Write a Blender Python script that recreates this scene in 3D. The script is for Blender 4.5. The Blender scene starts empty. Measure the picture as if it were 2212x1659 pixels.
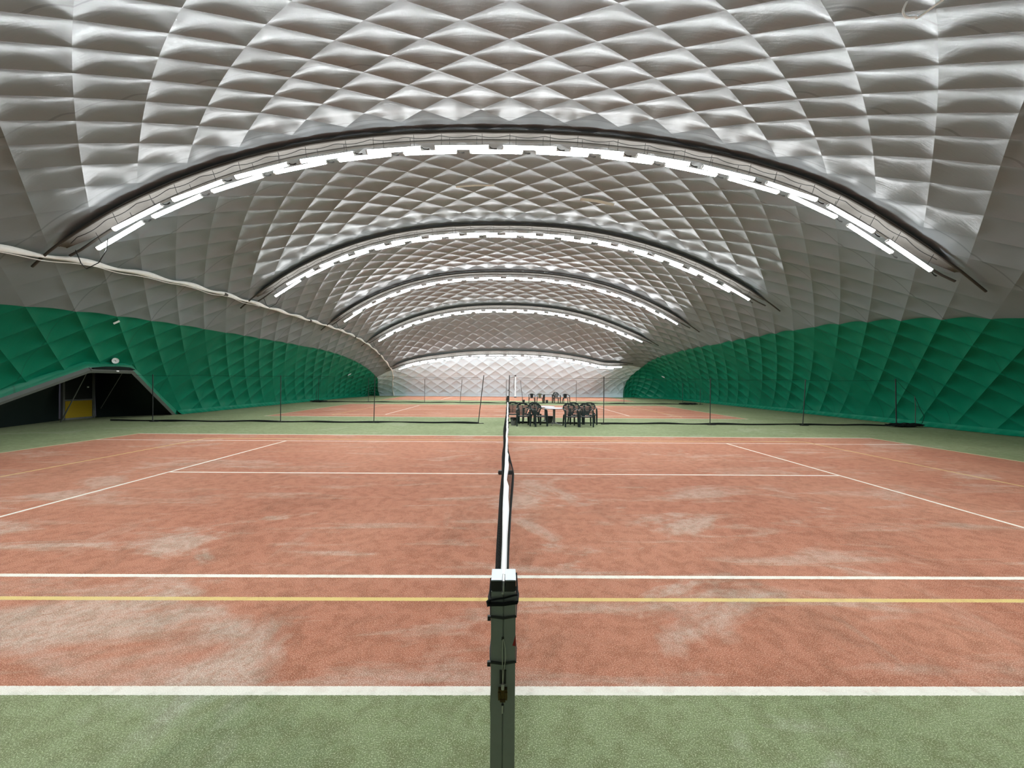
import bpy, bmesh, math, random
import numpy as np
from mathutils import Vector, Matrix
random.seed(7)
SC = bpy.context.scene
COL = SC.collection
D = bpy.data
PI = math.pi

# ------------------------------------------------------------------ materials
def newmat(name):
    m = D.materials.new(name); m.use_nodes = True
    nt = m.node_tree
    b = nt.nodes['Principled BSDF']
    return m, nt, b

def plain(name, col, rough=0.5, metal=0.0, spec=0.5, noise=0.0, nscale=20.0):
    m, nt, b = newmat(name)
    b.inputs['Base Color'].default_value = (*col, 1)
    b.inputs['Roughness'].default_value = rough
    b.inputs['Metallic'].default_value = metal
    b.inputs['Specular IOR Level'].default_value = spec
    if noise:
        tc = nt.nodes.new('ShaderNodeTexCoord')
        n = nt.nodes.new('ShaderNodeTexNoise'); n.inputs['Scale'].default_value = nscale
        n.inputs['Detail'].default_value = 4
        nt.links.new(tc.outputs['Object'], n.inputs['Vector'])
        mx = nt.nodes.new('ShaderNodeMix'); mx.data_type = 'RGBA'
        mx.inputs['A'].default_value = (*[c*(1-noise) for c in col], 1)
        mx.inputs['B'].default_value = (*[min(1, c*(1+noise)) for c in col], 1)
        nt.links.new(n.outputs['Fac'], mx.inputs['Factor'])
        nt.links.new(mx.outputs['Result'], b.inputs['Base Color'])
    return m

def emit(name, col, s):
    m, nt, b = newmat(name)
    b.inputs['Base Color'].default_value = (0.9, 0.9, 0.9, 1)
    b.inputs['Emission Color'].default_value = (*col, 1)
    b.inputs['Emission Strength'].default_value = s
    return m

class G:
    """tiny node-graph writer"""
    def __init__(s, nt): s.nt = nt
    def val(s, sock, v):
        if hasattr(v, 'is_linked') or isinstance(v, bpy.types.NodeSocket): s.nt.links.new(v, sock)
        else: sock.default_value = v
    def m(s, op, a, b=0.0, c=0.0):
        n = s.nt.nodes.new('ShaderNodeMath'); n.operation = op
        s.val(n.inputs[0], a); s.val(n.inputs[1], b); s.val(n.inputs[2], c)
        return n.outputs[0]
    def mix(s, f, a, b, blend='MIX'):
        n = s.nt.nodes.new('ShaderNodeMix'); n.data_type = 'RGBA'; n.blend_type = blend
        s.val(n.inputs['Factor'], f); s.val(n.inputs['A'], a); s.val(n.inputs['B'], b)
        return n.outputs['Result']
    def noise(s, vec, scale, detail=3, rough=.55, dist=0.0):
        n = s.nt.nodes.new('ShaderNodeTexNoise')
        n.inputs['Scale'].default_value = scale; n.inputs['Detail'].default_value = detail
        n.inputs['Roughness'].default_value = rough; n.inputs['Distortion'].default_value = dist
        s.nt.links.new(vec, n.inputs['Vector']); return n.outputs['Fac']
    def ramp(s, f, lo, hi, a=0.0, b=1.0):
        n = s.nt.nodes.new('ShaderNodeMapRange'); n.interpolation_type = 'SMOOTHSTEP'
        s.val(n.inputs['Value'], f)
        n.inputs['From Min'].default_value = lo; n.inputs['From Max'].default_value = hi
        n.inputs['To Min'].default_value = a; n.inputs['To Max'].default_value = b
        return n.outputs['Result']
    def mapping(s, vec, scale=(1,1,1), rot=(0,0,0), loc=(0,0,0)):
        n = s.nt.nodes.new('ShaderNodeMapping')
        n.inputs['Scale'].default_value = scale; n.inputs['Rotation'].default_value = rot
        n.inputs['Location'].default_value = loc
        s.nt.links.new(vec, n.inputs['Vector']); return n.outputs['Vector']
    def bump(s, h, strength, dist):
        n = s.nt.nodes.new('ShaderNodeBump'); n.inputs['Strength'].default_value = strength
        n.inputs['Distance'].default_value = dist
        s.nt.links.new(h, n.inputs['Height']); return n.outputs['Normal']

# court geometry constants (metres, y = distance from the photographer)
CY, PITCH = 7.79, 17.75      # centre of the first court, distance between courts

def floor_material():
    m, nt, b = newmat('sand_filled_carpet'); g = G(nt)
    tc = nt.nodes.new('ShaderNodeTexCoord'); P = tc.outputs['Object']
    sp = nt.nodes.new('ShaderNodeSeparateXYZ'); nt.links.new(P, sp.inputs[0])
    X, Y = sp.outputs['X'], sp.outputs['Y']
    yc = g.m('SUBTRACT', g.m('FLOORED_MODULO', g.m('ADD', Y, PITCH/2-CY), PITCH), PITCH/2)
    ay, ax = g.m('ABSOLUTE', yc), g.m('ABSOLUTE', X)
    # slightly ragged edges
    rag = g.m('MULTIPLY', g.m('SUBTRACT', g.noise(P, 60, 2), .5), .012)
    ay = g.m('ADD', ay, rag); ax = g.m('ADD', ax, rag)
    lt = lambda a, v: g.m('LESS_THAN', a, v)
    cmp_ = lambda a, c, e: g.m('COMPARE', a, c, e)
    AND = lambda a, b_: g.m('MULTIPLY', a, b_)
    OR = lambda *l: l[0] if len(l) == 1 else g.m('MAXIMUM', l[0], OR(*l[1:]))
    red = AND(lt(ax, 11.885), lt(ay, 5.485))
    white = OR(AND(cmp_(ay, 5.475, .034), lt(ax, 11.9)),
               AND(cmp_(ay, 4.115, .027), lt(ax, 11.885)),
               AND(lt(ay, .03), lt(ax, 6.42)),
               AND(cmp_(ax, 6.40, .028), lt(ay, 4.13)),
               AND(AND(lt(ay, .03), lt(ax, 11.885)), g.m('GREATER_THAN', ax, 11.72)))
    cream = AND(cmp_(ax, 11.875, .03), lt(ay, 5.50))
    yellow = OR(AND(cmp_(ay, 4.50, .026), lt(ax, 9.02)), AND(cmp_(ax, 9.0, .022), lt(ay, 4.52)))
    fine = g.noise(P, 150, 3, .7)
    fine2 = g.noise(P, 24, 3, .6)
    # red and green pile
    big = g.noise(g.mapping(P, (.35, .25, 1)), 1.0, 4, .6)
    redc = g.mix(g.ramp(big, .3, .7), (.44, .152, .084, 1), (.52, .212, .128, 1))
    grn = g.mix(g.ramp(big, .3, .7), (.190, .255, .100, 1), (.255, .32, .148, 1))
    base = g.mix(red, grn, redc)
    # swept sand: long streaks, then patches and crumbs
    st = g.noise(g.mapping(P, (.55, 2.6, 1), (0, 0, math.radians(-38))), .9, 6, .62, .6)
    st2 = g.noise(g.mapping(P, (3.2, .5, 1), (0, 0, math.radians(12))), .8, 5, .62, .3)
    pat = g.noise(g.mapping(P, (.5, .8, 1), (0, 0, .5)), .75, 5, .65, .8)
    near = g.ramp(Y, 1.5, 10.0, 1.0, .55)
    sand = g.m('MULTIPLY', g.ramp(st, .49, .68), .75)
    sand = g.m('MAXIMUM', sand, g.m('MULTIPLY', g.ramp(st2, .54, .78), .55))
    sand = g.m('MAXIMUM', sand, g.m('MULTIPLY', g.ramp(pat, .52, .64), 1.0))
    sand = g.m('MULTIPLY', sand, near)
    sand = g.m('MAXIMUM', sand, g.m('ADD', .28, g.m('MULTIPLY', red, -.16)))
    sand = g.m('MULTIPLY', sand, g.ramp(fine2, .25, .6, .55, 1.0))
    sandc = g.mix(red, (.46, .48, .38, 1), (.62, .52, .44, 1))
    c = g.mix(g.m('MULTIPLY', sand, .74), base, sandc)
    # pile grain
    mid = g.noise(P, 7, 4, .7, .4)
    dirt = g.noise(g.mapping(P, (1.0, .7, 1), (0, 0, .3)), 1.1, 5, .7, .7)
    c = g.mix(g.m('MULTIPLY', g.ramp(dirt, .50, .70, 0, .75), g.ramp(Y, 2.0, 12.0, 1, .3)), c, (.66, .70, .68, 1), 'MULTIPLY')
    c = g.mix(g.ramp(mid, .42, .62, 0, .65), c, (.72, .68, .62, 1), 'MULTIPLY')
    c = g.mix(g.ramp(fine, .44, .60, .80, 0), c, (.60, .55, .52, 1), 'MULTIPLY')
    c = g.mix(g.ramp(fine, .54, .70, 0, .42), c, (.74, .66, .56, 1))
    # lines, a bit worn
    worn = g.ramp(g.noise(P, 9, 4), .25, .55, .72, 1.0)
    c = g.mix(g.m('MULTIPLY', white, worn), c, (.72, .68, .60, 1))
    c = g.mix(g.m('MULTIPLY', cream, g.m('MULTIPLY', worn, .8)), c, (.62, .55, .36, 1))
    c = g.mix(g.m('MULTIPLY', yellow, g.m('MULTIPLY', worn, .9)), c, (.64, .50, .19, 1))
    c = g.mix(g.ramp(fine, .46, .60, .28, 0), c, (.60, .58, .56, 1), 'MULTIPLY')
    nt.links.new(c, b.inputs['Base Color'])
    b.inputs['Roughness'].default_value = .95
    b.inputs['Specular IOR Level'].default_value = .12
    nt.links.new(g.bump(g.m('ADD', fine, g.m('MULTIPLY', fine2, .6)), .5, .012), b.inputs['Normal'])
    return m

def membrane(name, col, dirt, rough, spec):
    """PVC cloth: panel seams, smudges, tension wrinkles; works in the cloth's own (S,T) metres"""
    m, nt, b = newmat(name); g = G(nt)
    uv = nt.nodes.new('ShaderNodeUVMap'); uv.uv_map = 'cloth'
    U = uv.outputs['UV']
    sp = nt.nodes.new('ShaderNodeSeparateXYZ'); nt.links.new(U, sp.inputs[0])
    S, T = sp.outputs['X'], sp.outputs['Y']
    big = g.noise(U, .22, 4, .6)
    sm = g.noise(g.mapping(U, (2.5, .7, 1)), 1.6, 5, .65, .5)
    c = g.mix(g.ramp(big, .3, .72), (*col, 1), (*[a*b_ for a, b_ in zip(col, dirt)], 1))
    c = g.mix(g.ramp(sm, .60, .85, 0, .22), c, (*[a*.62 for a in col], 1))
    # welded panel seams run across the hall every 2.9 m
    f = g.m('FLOORED_MODULO', S, 2.9)
    seam = g.m('COMPARE', f, 1.45, .022)
    c = g.mix(g.m('MULTIPLY', seam, .38), c, (*[a*.35 for a in col], 1))
    nt.links.new(c, b.inputs['Base Color'])
    b.inputs['Roughness'].default_value = rough
    b.inputs['Specular IOR Level'].default_value = spec
    wr = g.noise(g.mapping(U, (6.0, .7, 1), (0, 0, .08)), 1.8, 5, .6, .8)
    wr2 = g.noise(g.mapping(U, (1.2, 2.2, 1), (0, 0, -.5)), 1.4, 3, .55, 1.2)
    h = g.m('ADD', g.m('MULTIPLY', wr, .6), g.m('ADD', g.m('MULTIPLY', wr2, .6), g.m('MULTIPLY', seam, .25)))
    nt.links.new(g.bump(h, .17, .03), b.inputs['Normal'])
    return m

M_FLOOR = floor_material()
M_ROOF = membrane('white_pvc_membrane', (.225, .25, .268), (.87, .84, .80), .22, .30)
M_ENDW = membrane('lit_white_pvc_membrane', (.62, .76, .84), (.93, .92, .91), .32, .6)  # same cloth as the roof, with the end wall's lamp light put into the colour
M_GREEN = membrane('green_pvc_membrane', (.002, .175, .094), (.72, .82, .82), .38, .25)
M_LAMP = emit('lamp_diffuser', (.90, .98, 1.0), 138)
M_HOUSE = emit('glowing_lamp_body', (.95, .99, 1.0), 10)
M_BACK = emit('glowing_lamp_back', (.96, .99, 1.0), 14)
M_CAP = plain('lamp_end_cap', (.45, .45, .44), .45)
M_BLACK = plain('black_plastic', (.012, .013, .013), .5)
M_ROPE = plain('black_cord', (.010, .011, .011), .8, spec=.2)
M_CANOPY = plain('grey_canopy_cloth', (.15, .142, .13), .7, spec=.25, noise=.15, nscale=6)
M_PIPE = plain('dark_edge_pipe', (.07, .064, .055), .6, spec=.25)
M_WHITEC = plain('white_duct_cloth', (.74, .73, .69), .55, noise=.12, nscale=9)
M_TAPE = plain('white_headband_cloth', (.86, .86, .88), .75, spec=.2, noise=.05, nscale=30)
M_POST = plain('grey_green_powder_coat', (.27, .30, .255), .6, noise=.06, nscale=40)
M_ALU = plain('brushed_aluminium', (.40, .42, .45), .45, .6)
M_STEEL = plain('steel_cable', (.5, .5, .48), .3, .9)
M_BRASS = plain('aged_brass', (.10, .065, .018), .4, .7, noise=.3, nscale=120)
M_DARK = plain('dark_cap_plastic', (.020, .019, .016), .5)
M_RED = plain('red_sticker', (.35, .012, .010), .5)
M_CHAIR = plain('dark_green_plastic', (.010, .018, .016), .6, spec=.3)
M_CHAIRB = plain('black_chair_plastic', (.010, .010, .010), .6, spec=.3)
M_BEIGE = plain('olive_back_panel', (.13, .125, .075), .6)
M_TABLE = plain('pale_lilac_tabletop', (.50, .47, .54), .4)
M_TLEG = plain('grey_steel_column', (.16, .16, .16), .35, .6)
M_BIN = plain('grey_bin_plastic', (.11, .11, .105), .5)
M_BIND = plain('dark_bin_plastic', (.035, .036, .036), .5)
M_FRAME = plain('grey_steel_frame', (.14, .145, .135), .5, noise=.12, nscale=8)
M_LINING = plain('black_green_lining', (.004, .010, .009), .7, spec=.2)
M_YELLOW = plain('yellow_door_panel', (.42, .27, .006), .5)
M_MESHW = plain('dark_door_mesh', (.010, .011, .011), .6)
M_SKIRT = None
M_WHITE = plain('white_enamel', (.8, .8, .79), .4)
M_POLE = plain('white_steel_post', (.62, .63, .62), .4)

def net_sheet_material():
    m, nt, b = newmat('divider_netting')
    b.inputs['Base Color'].default_value = (.012, .013, .012, 1)
    b.inputs['Alpha'].default_value = .035
    b.inputs['Specular IOR Level'].default_value = .0
    b.inputs['Roughness'].default_value = .9
    return m
M_NETTING = net_sheet_material()

# ------------------------------------------------------------------ builders
class MB:
    def __init__(s): s.v = []; s.f = []
    def add(s, vs, fs):
        o = len(s.v); s.v += [tuple(v) for v in vs]; s.f += [tuple(i+o for i in f) for f in fs]; return s
    def box(s, c, d, M=None):
        x, y, z = (a/2 for a in d)
        vs = [Vector((c[0]+i*x, c[1]+j*y, c[2]+k*z)) for k in (-1, 1) for j in (-1, 1) for i in (-1, 1)]
        if M is not None: vs = [M @ v for v in vs]
        return s.add(vs, [(0,2,3,1),(4,5,7,6),(0,1,5,4),(2,6,7,3),(0,4,6,2),(1,3,7,5)])
    def prism(s, rings, closed=True, cap=True):
        """loft through rings (lists of points with equal count)"""
        n = len(rings[0]); vs = [p for r in rings for p in r]; fs = []
        for k in range(len(rings)-1):
            for i in range(n if closed else n-1):
                j = (i+1) % n
                fs.append((k*n+i, k*n+j, (k+1)*n+j, (k+1)*n+i))
        if cap and closed:
            fs.append(tuple(range(n-1, -1, -1))); fs.append(tuple((len(rings)-1)*n+i for i in range(n)))
        return s.add(vs, fs)
    def tube(s, pts, r, n=8, cap=True):
        pts = [Vector(p) for p in pts]; rings = []
        up = None
        for i, p in enumerate(pts):
            t = (pts[min(i+1, len(pts)-1)] - pts[max(i-1, 0)])
            t = t.normalized() if t.length > 1e-9 else Vector((0, 0, 1))
            if up is None:
                up = Vector((0, 0, 1)) if abs(t.z) < .9 else Vector((1, 0, 0))
            a = t.cross(up); a = a.normalized() if a.length > 1e-6 else t.orthogonal().normalized()
            b = a.cross(t).normalized(); up = b
            rr = r[i] if isinstance(r, list) else r
            rx, ry = rr if isinstance(rr, tuple) else (rr, rr)
            rings.append([p + a*math.cos(2*PI*k/n)*rx + b*math.sin(2*PI*k/n)*ry for k in range(n)])
        return s.prism(rings, True, cap)
    def lathe(s, prof, n=24, c=(0, 0, 0)):
        rings = [[(c[0]+r*math.cos(2*PI*k/n), c[1]+r*math.sin(2*PI*k/n), c[2]+z) for k in range(n)] for r, z in prof]
        return s.prism(rings, True, True)
    def taper(s, p0, p1, s0, s1):
        """four-sided leg from p0 (section s0) to p1 (section s1)"""
        R = lambda p, q: [(p[0]-q[0]/2, p[1]-q[1]/2, p[2]), (p[0]+q[0]/2, p[1]-q[1]/2, p[2]), (p[0]+q[0]/2, p[1]+q[1]/2, p[2]), (p[0]-q[0]/2, p[1]+q[1]/2, p[2])]
        return s.prism([R(p0, s0), R(p1, s1)])
    def build(s, name, mat, parent=None, smooth=False, bevel=0.0):
        me = D.meshes.new(name); me.from_pydata(s.v, [], s.f)
        bm = bmesh.new(); bm.from_mesh(me)
        bmesh.ops.recalc_face_normals(bm, faces=bm.faces)
        if bevel:
            bmesh.ops.bevel(bm, geom=[e for e in bm.edges if len(e.link_faces) == 2 and e.calc_face_angle(0) > .5], offset=bevel, segments=2, affect='EDGES', clamp_overlap=True)
        bm.to_mesh(me); bm.free()
        if smooth:
            me.polygons.foreach_set('use_smooth', [True]*len(me.polygons))
            try: me.set_sharp_from_angle(angle=math.radians(40))
            except Exception: pass
        me.materials.append(mat)
        o = D.objects.new(name, me); COL.objects.link(o)
        if parent: o.parent = parent
        return o

def tag(o, label=None, cat=None, group=None, kind=None):
    if label: o['label'] = label
    if cat: o['category'] = cat
    if group: o['group'] = group
    if kind: o['kind'] = kind
    return o
def thing(name, label, cat, loc=(0, 0, 0), rz=0, group=None):
    o = D.objects.new(name, None); COL.objects.link(o); o.empty_display_size = .1
    o.location = loc; o.rotation_euler = (0, 0, rz)
    return tag(o, label, cat, group)
def structure(o): o['kind'] = 'structure'; return o
def dup(root, M=None, label=None, group=None, loc=None, rz=0):
    r = root.copy(); COL.objects.link(r)
    if M is not None: r.matrix_world = M
    else: r.location = loc; r.rotation_euler = (0, 0, rz)
    if label: r['label'] = label
    if group: r['group'] = group
    for ch in list(root.children):
        c = ch.copy(); COL.objects.link(c); c.parent = r
        for q in list(ch.children):
            d = q.copy(); COL.objects.link(d); d.parent = c
    return r
ORD = ['first', 'second', 'third', 'fourth', 'fifth', 'sixth', 'seventh', 'eighth', 'ninth', 'tenth', 'eleventh', 'twelfth', 'thirteenth']

# ------------------------------------------------------------------ the air dome as a surface
H = 9.4
AL, NL, AR, NR, MM = 16.6, 2.5, 17.8, 2.2, 1.31
def section_table(a, n):
    th = np.linspace(0, PI/2, 4000)
    x = a*np.sin(th)**(2/n); z = H*np.cos(th)**(2/MM); z[-1] = 0
    s = np.concatenate([[0], np.cumsum(np.hypot(np.diff(x), np.diff(z)))])
    return s, x, z
TL, TR = section_table(AL, NL), section_table(AR, NR)
def sec(T):
    T = np.asarray(T, float); a = np.abs(T)
    x = np.where(T < 0, -np.interp(a, TL[0], TL[1]), np.interp(a, TR[0], TR[1]))
    z = np.where(T < 0, np.interp(a, TL[0], TL[2]), np.interp(a, TR[0], TR[2]))
    return x, z
def T_of_x(x):
    return -float(np.interp(-x, TL[1], TL[0])) if x < 0 else float(np.interp(x, TR[1], TR[0]))
Y0, Y1, CN, CF = -2.5, 48.3, 22.0, 27.0
def ss(a, b, v): t = np.clip((v-a)/(b-a), 0, 1); return t*t*(3-2*t)
def gfun(y, x):
    y = np.asarray(y, float); x = np.asarray(x, float)
    w = np.where(x > 0, ss(9.5, 17, x), .12*ss(6, 13, -x))
    un = np.clip((CN-y)/(CN-Y0), 0, 1); uf = np.clip((y-CF)/(Y1-CF), 0, 1)
    near = np.clip(1-un**2.9, 0, 1)**.85
    far = (1-w)*np.clip(1-uf**2.6, 0, 1)**.9 + w*np.clip(1-uf**6.5, 0, 1)**.55
    return near*far*(1-.13*ss(20, 9, y)*ss(8, 14.5, x))
_y = np.concatenate([Y0+(CN-Y0)*(1-np.cos(np.linspace(0, PI/2, 1500)))[:-1], np.linspace(CN, CF, 200)[:-1], CF+(Y1-CF)*np.sin(np.linspace(0, PI/2, 1500))])
_z = H*gfun(_y, 0*_y)
_s = np.concatenate([[0], np.cumsum(np.hypot(np.diff(_y), np.diff(_z)))])
SMAX = _s[-1]
def S_of_y(y): return float(np.interp(y, _y, _s))
XGL, XGR = -14.1, 14.4
def pos(S, T):
    S = np.asarray(S, float); T = np.asarray(T, float)
    y = np.interp(S, _s, _y); x, z0 = sec(T)
    z = z0*gfun(y, x)
    k = 1-.6*ss(Y1-6.5, Y1, y)
    x = np.where(x > XGR, XGR+(x-XGR)*k, np.where(x < XGL, XGL+(x-XGL)*k, x))
    x = x*(1+np.where(x > 0, -.055, .075)*ss(Y1-4.5, Y1, y))
    return np.stack([x, y, z], -1)
def frame(S, T, e=.05):
    """point, unit tangent along T, inward normal"""
    P = pos(S, T); a = pos(S, T+e)-pos(S, T-e); b = pos(S+e, T)-pos(S-e, T)
    n = np.cross(a, b); n /= np.linalg.norm(n)
    if n[2] > 0: n = -n
    a = a/np.linalg.norm(a)
    return Vector(P), Vector(a), Vector(n)

DG = math.sqrt(2.0)          # diagonal of the one-metre cable net
NSUB = 12; HSTEP = DG/NSUB
S0 = S_of_y(10.68)           # a net node lies here on the ridge
i0 = -int(S0/HSTEP); i1 = int((SMAX-S0)/HSTEP)+1
jl = int(TL[0][-1]/HSTEP)+1; jr = int(TR[0][-1]/HSTEP)+1
I = np.arange(i0, i1+1); J = np.arange(-jl, jr+1)
Sg = np.clip(S0+I*HSTEP, 0, SMAX); Tg = np.clip(J*HSTEP, -TL[0][-1], TR[0][-1])
SS, TT = np.meshgrid(Sg, Tg, indexing='ij')
Pg = pos(SS, TT)
e = .06
dT = pos(SS, np.clip(TT+e, Tg[0], Tg[-1]))-pos(SS, np.clip(TT-e, Tg[0], Tg[-1]))
dS = pos(np.clip(SS+e, 0, SMAX), TT)-pos(np.clip(SS-e, 0, SMAX), TT)
Nn = np.cross(dS, dT); Nn /= np.maximum(np.linalg.norm(Nn, axis=-1, keepdims=True), 1e-9)
Nn = np.where(Nn[..., 2:3] > 0.02, -Nn, Nn)   # provisional: make it point down / inwards
cx = np.stack([0*SS, np.full_like(SS, 24.0), 0*SS+1.0], -1)-Pg
Nn = np.where((Nn*cx).sum(-1, keepdims=True) < 0, -Nn, Nn)
II, JJ = np.meshgrid(I, J, indexing='ij')
pp = ((II+JJ) % NSUB)/NSUB; qq = ((II-JJ) % NSUB)/NSUB
_a, _b = np.sin(PI*pp)+1e-4, np.sin(PI*qq)+1e-4
puff = math.sqrt(2)/np.sqrt(1/_a**2+1/_b**2)
edge = np.minimum(np.minimum(SS, SMAX-SS), np.minimum(TT-Tg[0], Tg[-1]-TT))
rng = np.random.default_rng(3)
amp = (1+.75*((II < 99999) & ((JJ < round(T_of_x(XGL)/HSTEP)) | (JJ >= round(T_of_x(XGR)/HSTEP)))))*(.066-.006*ss(38, 46, Pg[..., 1]))*(1+.10*np.sin(II*.13+JJ*.07))
for _yd in (2.8, 11.3, 19.9, 28.3, 36.0, 43.4): amp = amp*(1-.85*np.exp(-((SS-S_of_y(_yd))/.85)**2))
puff = puff*amp*np.clip(edge/.5, 0, 1)
Pd = Pg - Nn*puff[..., None]
Pd[..., 2] = np.maximum(Pd[..., 2], 0)
JGL, JGR = round(T_of_x(XGL)/HSTEP), round(T_of_x(XGR)/HSTEP)
IEND = int((S_of_y(44.1)-S0)/HSTEP); INEAR = int((S_of_y(1.0)-S0)/HSTEP)

ENT = [(11.0, 0.0), (15.2, 2.07), (16.9, 2.07), (20.4, 0.0)]     # entrance outline (y,z)
def in_entrance(y, z, grow=0.0):
    (a, _), (b, h), (c, _), (d, _) = ENT
    top = np.minimum(np.minimum((y-a)/(b-a)*h, h), (d-y)/(d-c)*h)
    return z < top+grow

def membrane_part(name, mask_fn, mat):
    """cut one panel of the envelope out of the grid"""
    ii = np.arange(len(I)-1)[:, None]; jj = np.arange(len(J)-1)[None, :]
    ci = I[ii]; cj = J[jj]
    sel = mask_fn(ci, cj)
    sel = np.broadcast_to(sel, (len(I)-1, len(J)-1)).copy()
    yc = Pg[:-1, :-1, 1]; zc = (Pg[:-1, :-1, 2]+Pg[1:, 1:, 2])/2
    sel &= ~((TT[:-1, :-1] < -8) & in_entrance(yc+.06, zc, .10))
    a, b = np.nonzero(sel)
    W = len(J)
    v00 = a*W+b; v10 = (a+1)*W+b; v11 = (a+1)*W+b+1; v01 = a*W+b+1
    m1 = ((I[a]-J[b]) % NSUB)
    m2 = ((I[a]+J[b]+1) % NSUB)
    q1 = np.minimum(m1, NSUB-m1); q2 = np.minimum(m2, NSUB-m2)
    first = q1 <= q2                 # diagonal v00-v11 lies along a q line
    tri = np.concatenate([np.stack([v00, v10, v11], 1)[first], np.stack([v00, v11, v01], 1)[first],
                          np.stack([v00, v10, v01], 1)[~first], np.stack([v10, v11, v01], 1)[~first]])
    used, inv = np.unique(tri, return_inverse=True)
    tri = inv.reshape(-1, 3)
    vv = Pd.reshape(-1, 3)[used]
    me = D.meshes.new(name)
    me.vertices.add(len(vv)); me.vertices.foreach_set('co', vv.ravel())
    me.loops.add(tri.size); me.loops.foreach_set('vertex_index', tri.ravel())
    me.polygons.add(len(tri)); me.polygons.foreach_set('loop_start', np.arange(0, tri.size, 3))
    me.update(calc_edges=True)
    me.polygons.foreach_set('use_smooth', np.ones(len(tri), bool))
    uvl = me.uv_layers.new(name='cloth')
    ST = np.stack([SS.ravel()[used], TT.ravel()[used]], 1)
    uvl.data.foreach_set('uv', ST[tri.ravel()].ravel())
    ev = np.empty(len(me.edges)*2, int); me.edges.foreach_get('vertices', ev); ev = ev.reshape(-1, 2)
    iv, jv = II.ravel()[used], JJ.ravel()[used]
    pA, qA = (iv+jv), (iv-jv)
    sharp = ((pA[ev[:, 0]] == pA[ev[:, 1]]) & (pA[ev[:, 0]] % NSUB == 0)) | ((qA[ev[:, 0]] == qA[ev[:, 1]]) & (qA[ev[:, 0]] % NSUB == 0))
    at = me.attributes.new('sharp_edge', 'BOOLEAN', 'EDGE'); at.data.foreach_set('value', sharp)
    me.materials.append(mat); me.validate(); me.update()
    o = D.objects.new(name, me); COL.objects.link(o)
    return structure(o)

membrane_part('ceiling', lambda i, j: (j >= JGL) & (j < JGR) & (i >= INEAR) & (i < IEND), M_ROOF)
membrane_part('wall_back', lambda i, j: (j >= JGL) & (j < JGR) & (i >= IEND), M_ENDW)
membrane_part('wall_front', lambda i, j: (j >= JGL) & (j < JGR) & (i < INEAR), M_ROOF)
membrane_part('wall_left', lambda i, j: (j < JGL) & (i == i), M_GREEN)
membrane_part('wall_right', lambda i, j: (j >= JGR) & (i == i), M_GREEN)

# floor
fl = MB()
nx, ny = 40, 52
vs = [(-19.4+i*(38.8)/nx, -3.4+j*(52.6)/ny, 0) for j in range(ny+1) for i in range(nx+1)]
fl.add(vs, [(j*(nx+1)+i, j*(nx+1)+i+1, (j+1)*(nx+1)+i+1, (j+1)*(nx+1)+i) for j in range(ny) for i in range(nx)])
structure(fl.build('floor', M_FLOOR))

# skirts where the green cloth meets the floor
def skirt(name, side, y_from, y_to, mat):
    m = MB(); rows = []
    n = int((y_to-y_from)/.11)
    Tm = Tg[-1] if side > 0 else Tg[0]
    for k in range(n+1):
        y = y_from+(y_to-y_from)*k/n
        S = S_of_y(y); p = pos(S, Tm-side*.22); b = pos(S, Tm)
        w = .035*math.sin(k*1.7)+.025*math.sin(k*.61+1)+.02*math.sin(k*3.1)
        rows.append([(p[0]-side*.02, y, p[2]), (p[0]-side*(.07+w*.4), y+.04*math.sin(k), p[2]*.62), (b[0]-side*(.19+w), y, .07), (b[0]-side*(.30+w), y, .012)])
    vs = [v for r in rows for v in r]
    m.add(vs, [(4*k+i, 4*k+i+1, 4*k+i+5, 4*k+i+4) for k in range(n) for i in range(3)])
    o = m.build(name, mat, smooth=True)
    me = o.data; uv = me.uv_layers.new(name='cloth')
    for l in me.loops:
        co = me.vertices[l.vertex_index].co; uv.data[l.index].uv = (co.y, co.z*3+40)
    return structure(o)
skirt('trim_1', 1, 3.0, 46.5, M_GREEN)
skirt('trim_2', -1, 20.6, 46.5, M_GREEN)

# ------------------------------------------------------------------ lamps on their arches
lamp0 = thing('tube_lamp', 'x', 'lamp')
LW, LL = .045, 1.5
# flat-bottomed weatherproof batten: bright lens below, softly glowing translucent sides, back given a glow to brighten the roof
prof = [(-LW-.004, -.010), (-LW-.002, -.038), (-LW+.006, -.050), (LW-.006, -.050), (LW+.002, -.038), (LW+.004, -.010)]
def prism_x(m, prof2, x0, x1): return m.prism([[(x0, a, b) for a, b in prof2], [(x1, a, b) for a, b in prof2]])
m = MB(); prism_x(m, prof, -LL/2+.03, LL/2-.03); m.build('lamp_body', M_HOUSE, lamp0)
m = MB(); prism_x(m, [(-LW+.006, -.0485), (-LW+.0065, -.0505), (0, -.0525), (LW-.0065, -.0505), (LW-.006, -.0485)], -LL/2+.034, LL/2-.034); m.build('lens', M_LAMP, lamp0)
m = MB(); prism_x(m, [(-LW-.007, -.010), (LW+.007, -.010), (LW-.004, .016), (.03, .024), (-.03, .024), (-LW+.004, .016)], -LL/2+.02, LL/2-.02); m.build('back_housing', M_BACK, lamp0)
for s in (-1, 1):
    m = MB(); x0, x1 = (-LL/2, -LL/2+.03) if s < 0 else (LL/2-.03, LL/2)
    prism_x(m, [(-LW-.007, .006), (-LW-.006, -.038), (-LW+.004, -.057), (LW-.004, -.057), (LW+.006, -.038), (LW+.007, .006), (.03, .024), (-.03, .024)], x0, x1); m.build('end_cap', M_CAP, lamp0)
for x in (-.55, .55):
    m = MB(); m.tube([(x, 0, .02), (x, 0, .17), (x, .02, .40)], .006, 6); m.build('hook', M_BLACK, lamp0)
m = MB(); m.tube([(LL/2-.01, 0, 0), (LL/2+.05, .02, -.035), (LL/2+.13, .02, -.055), (LL/2+.2, .01, -.05)], .012, 6)
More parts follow.
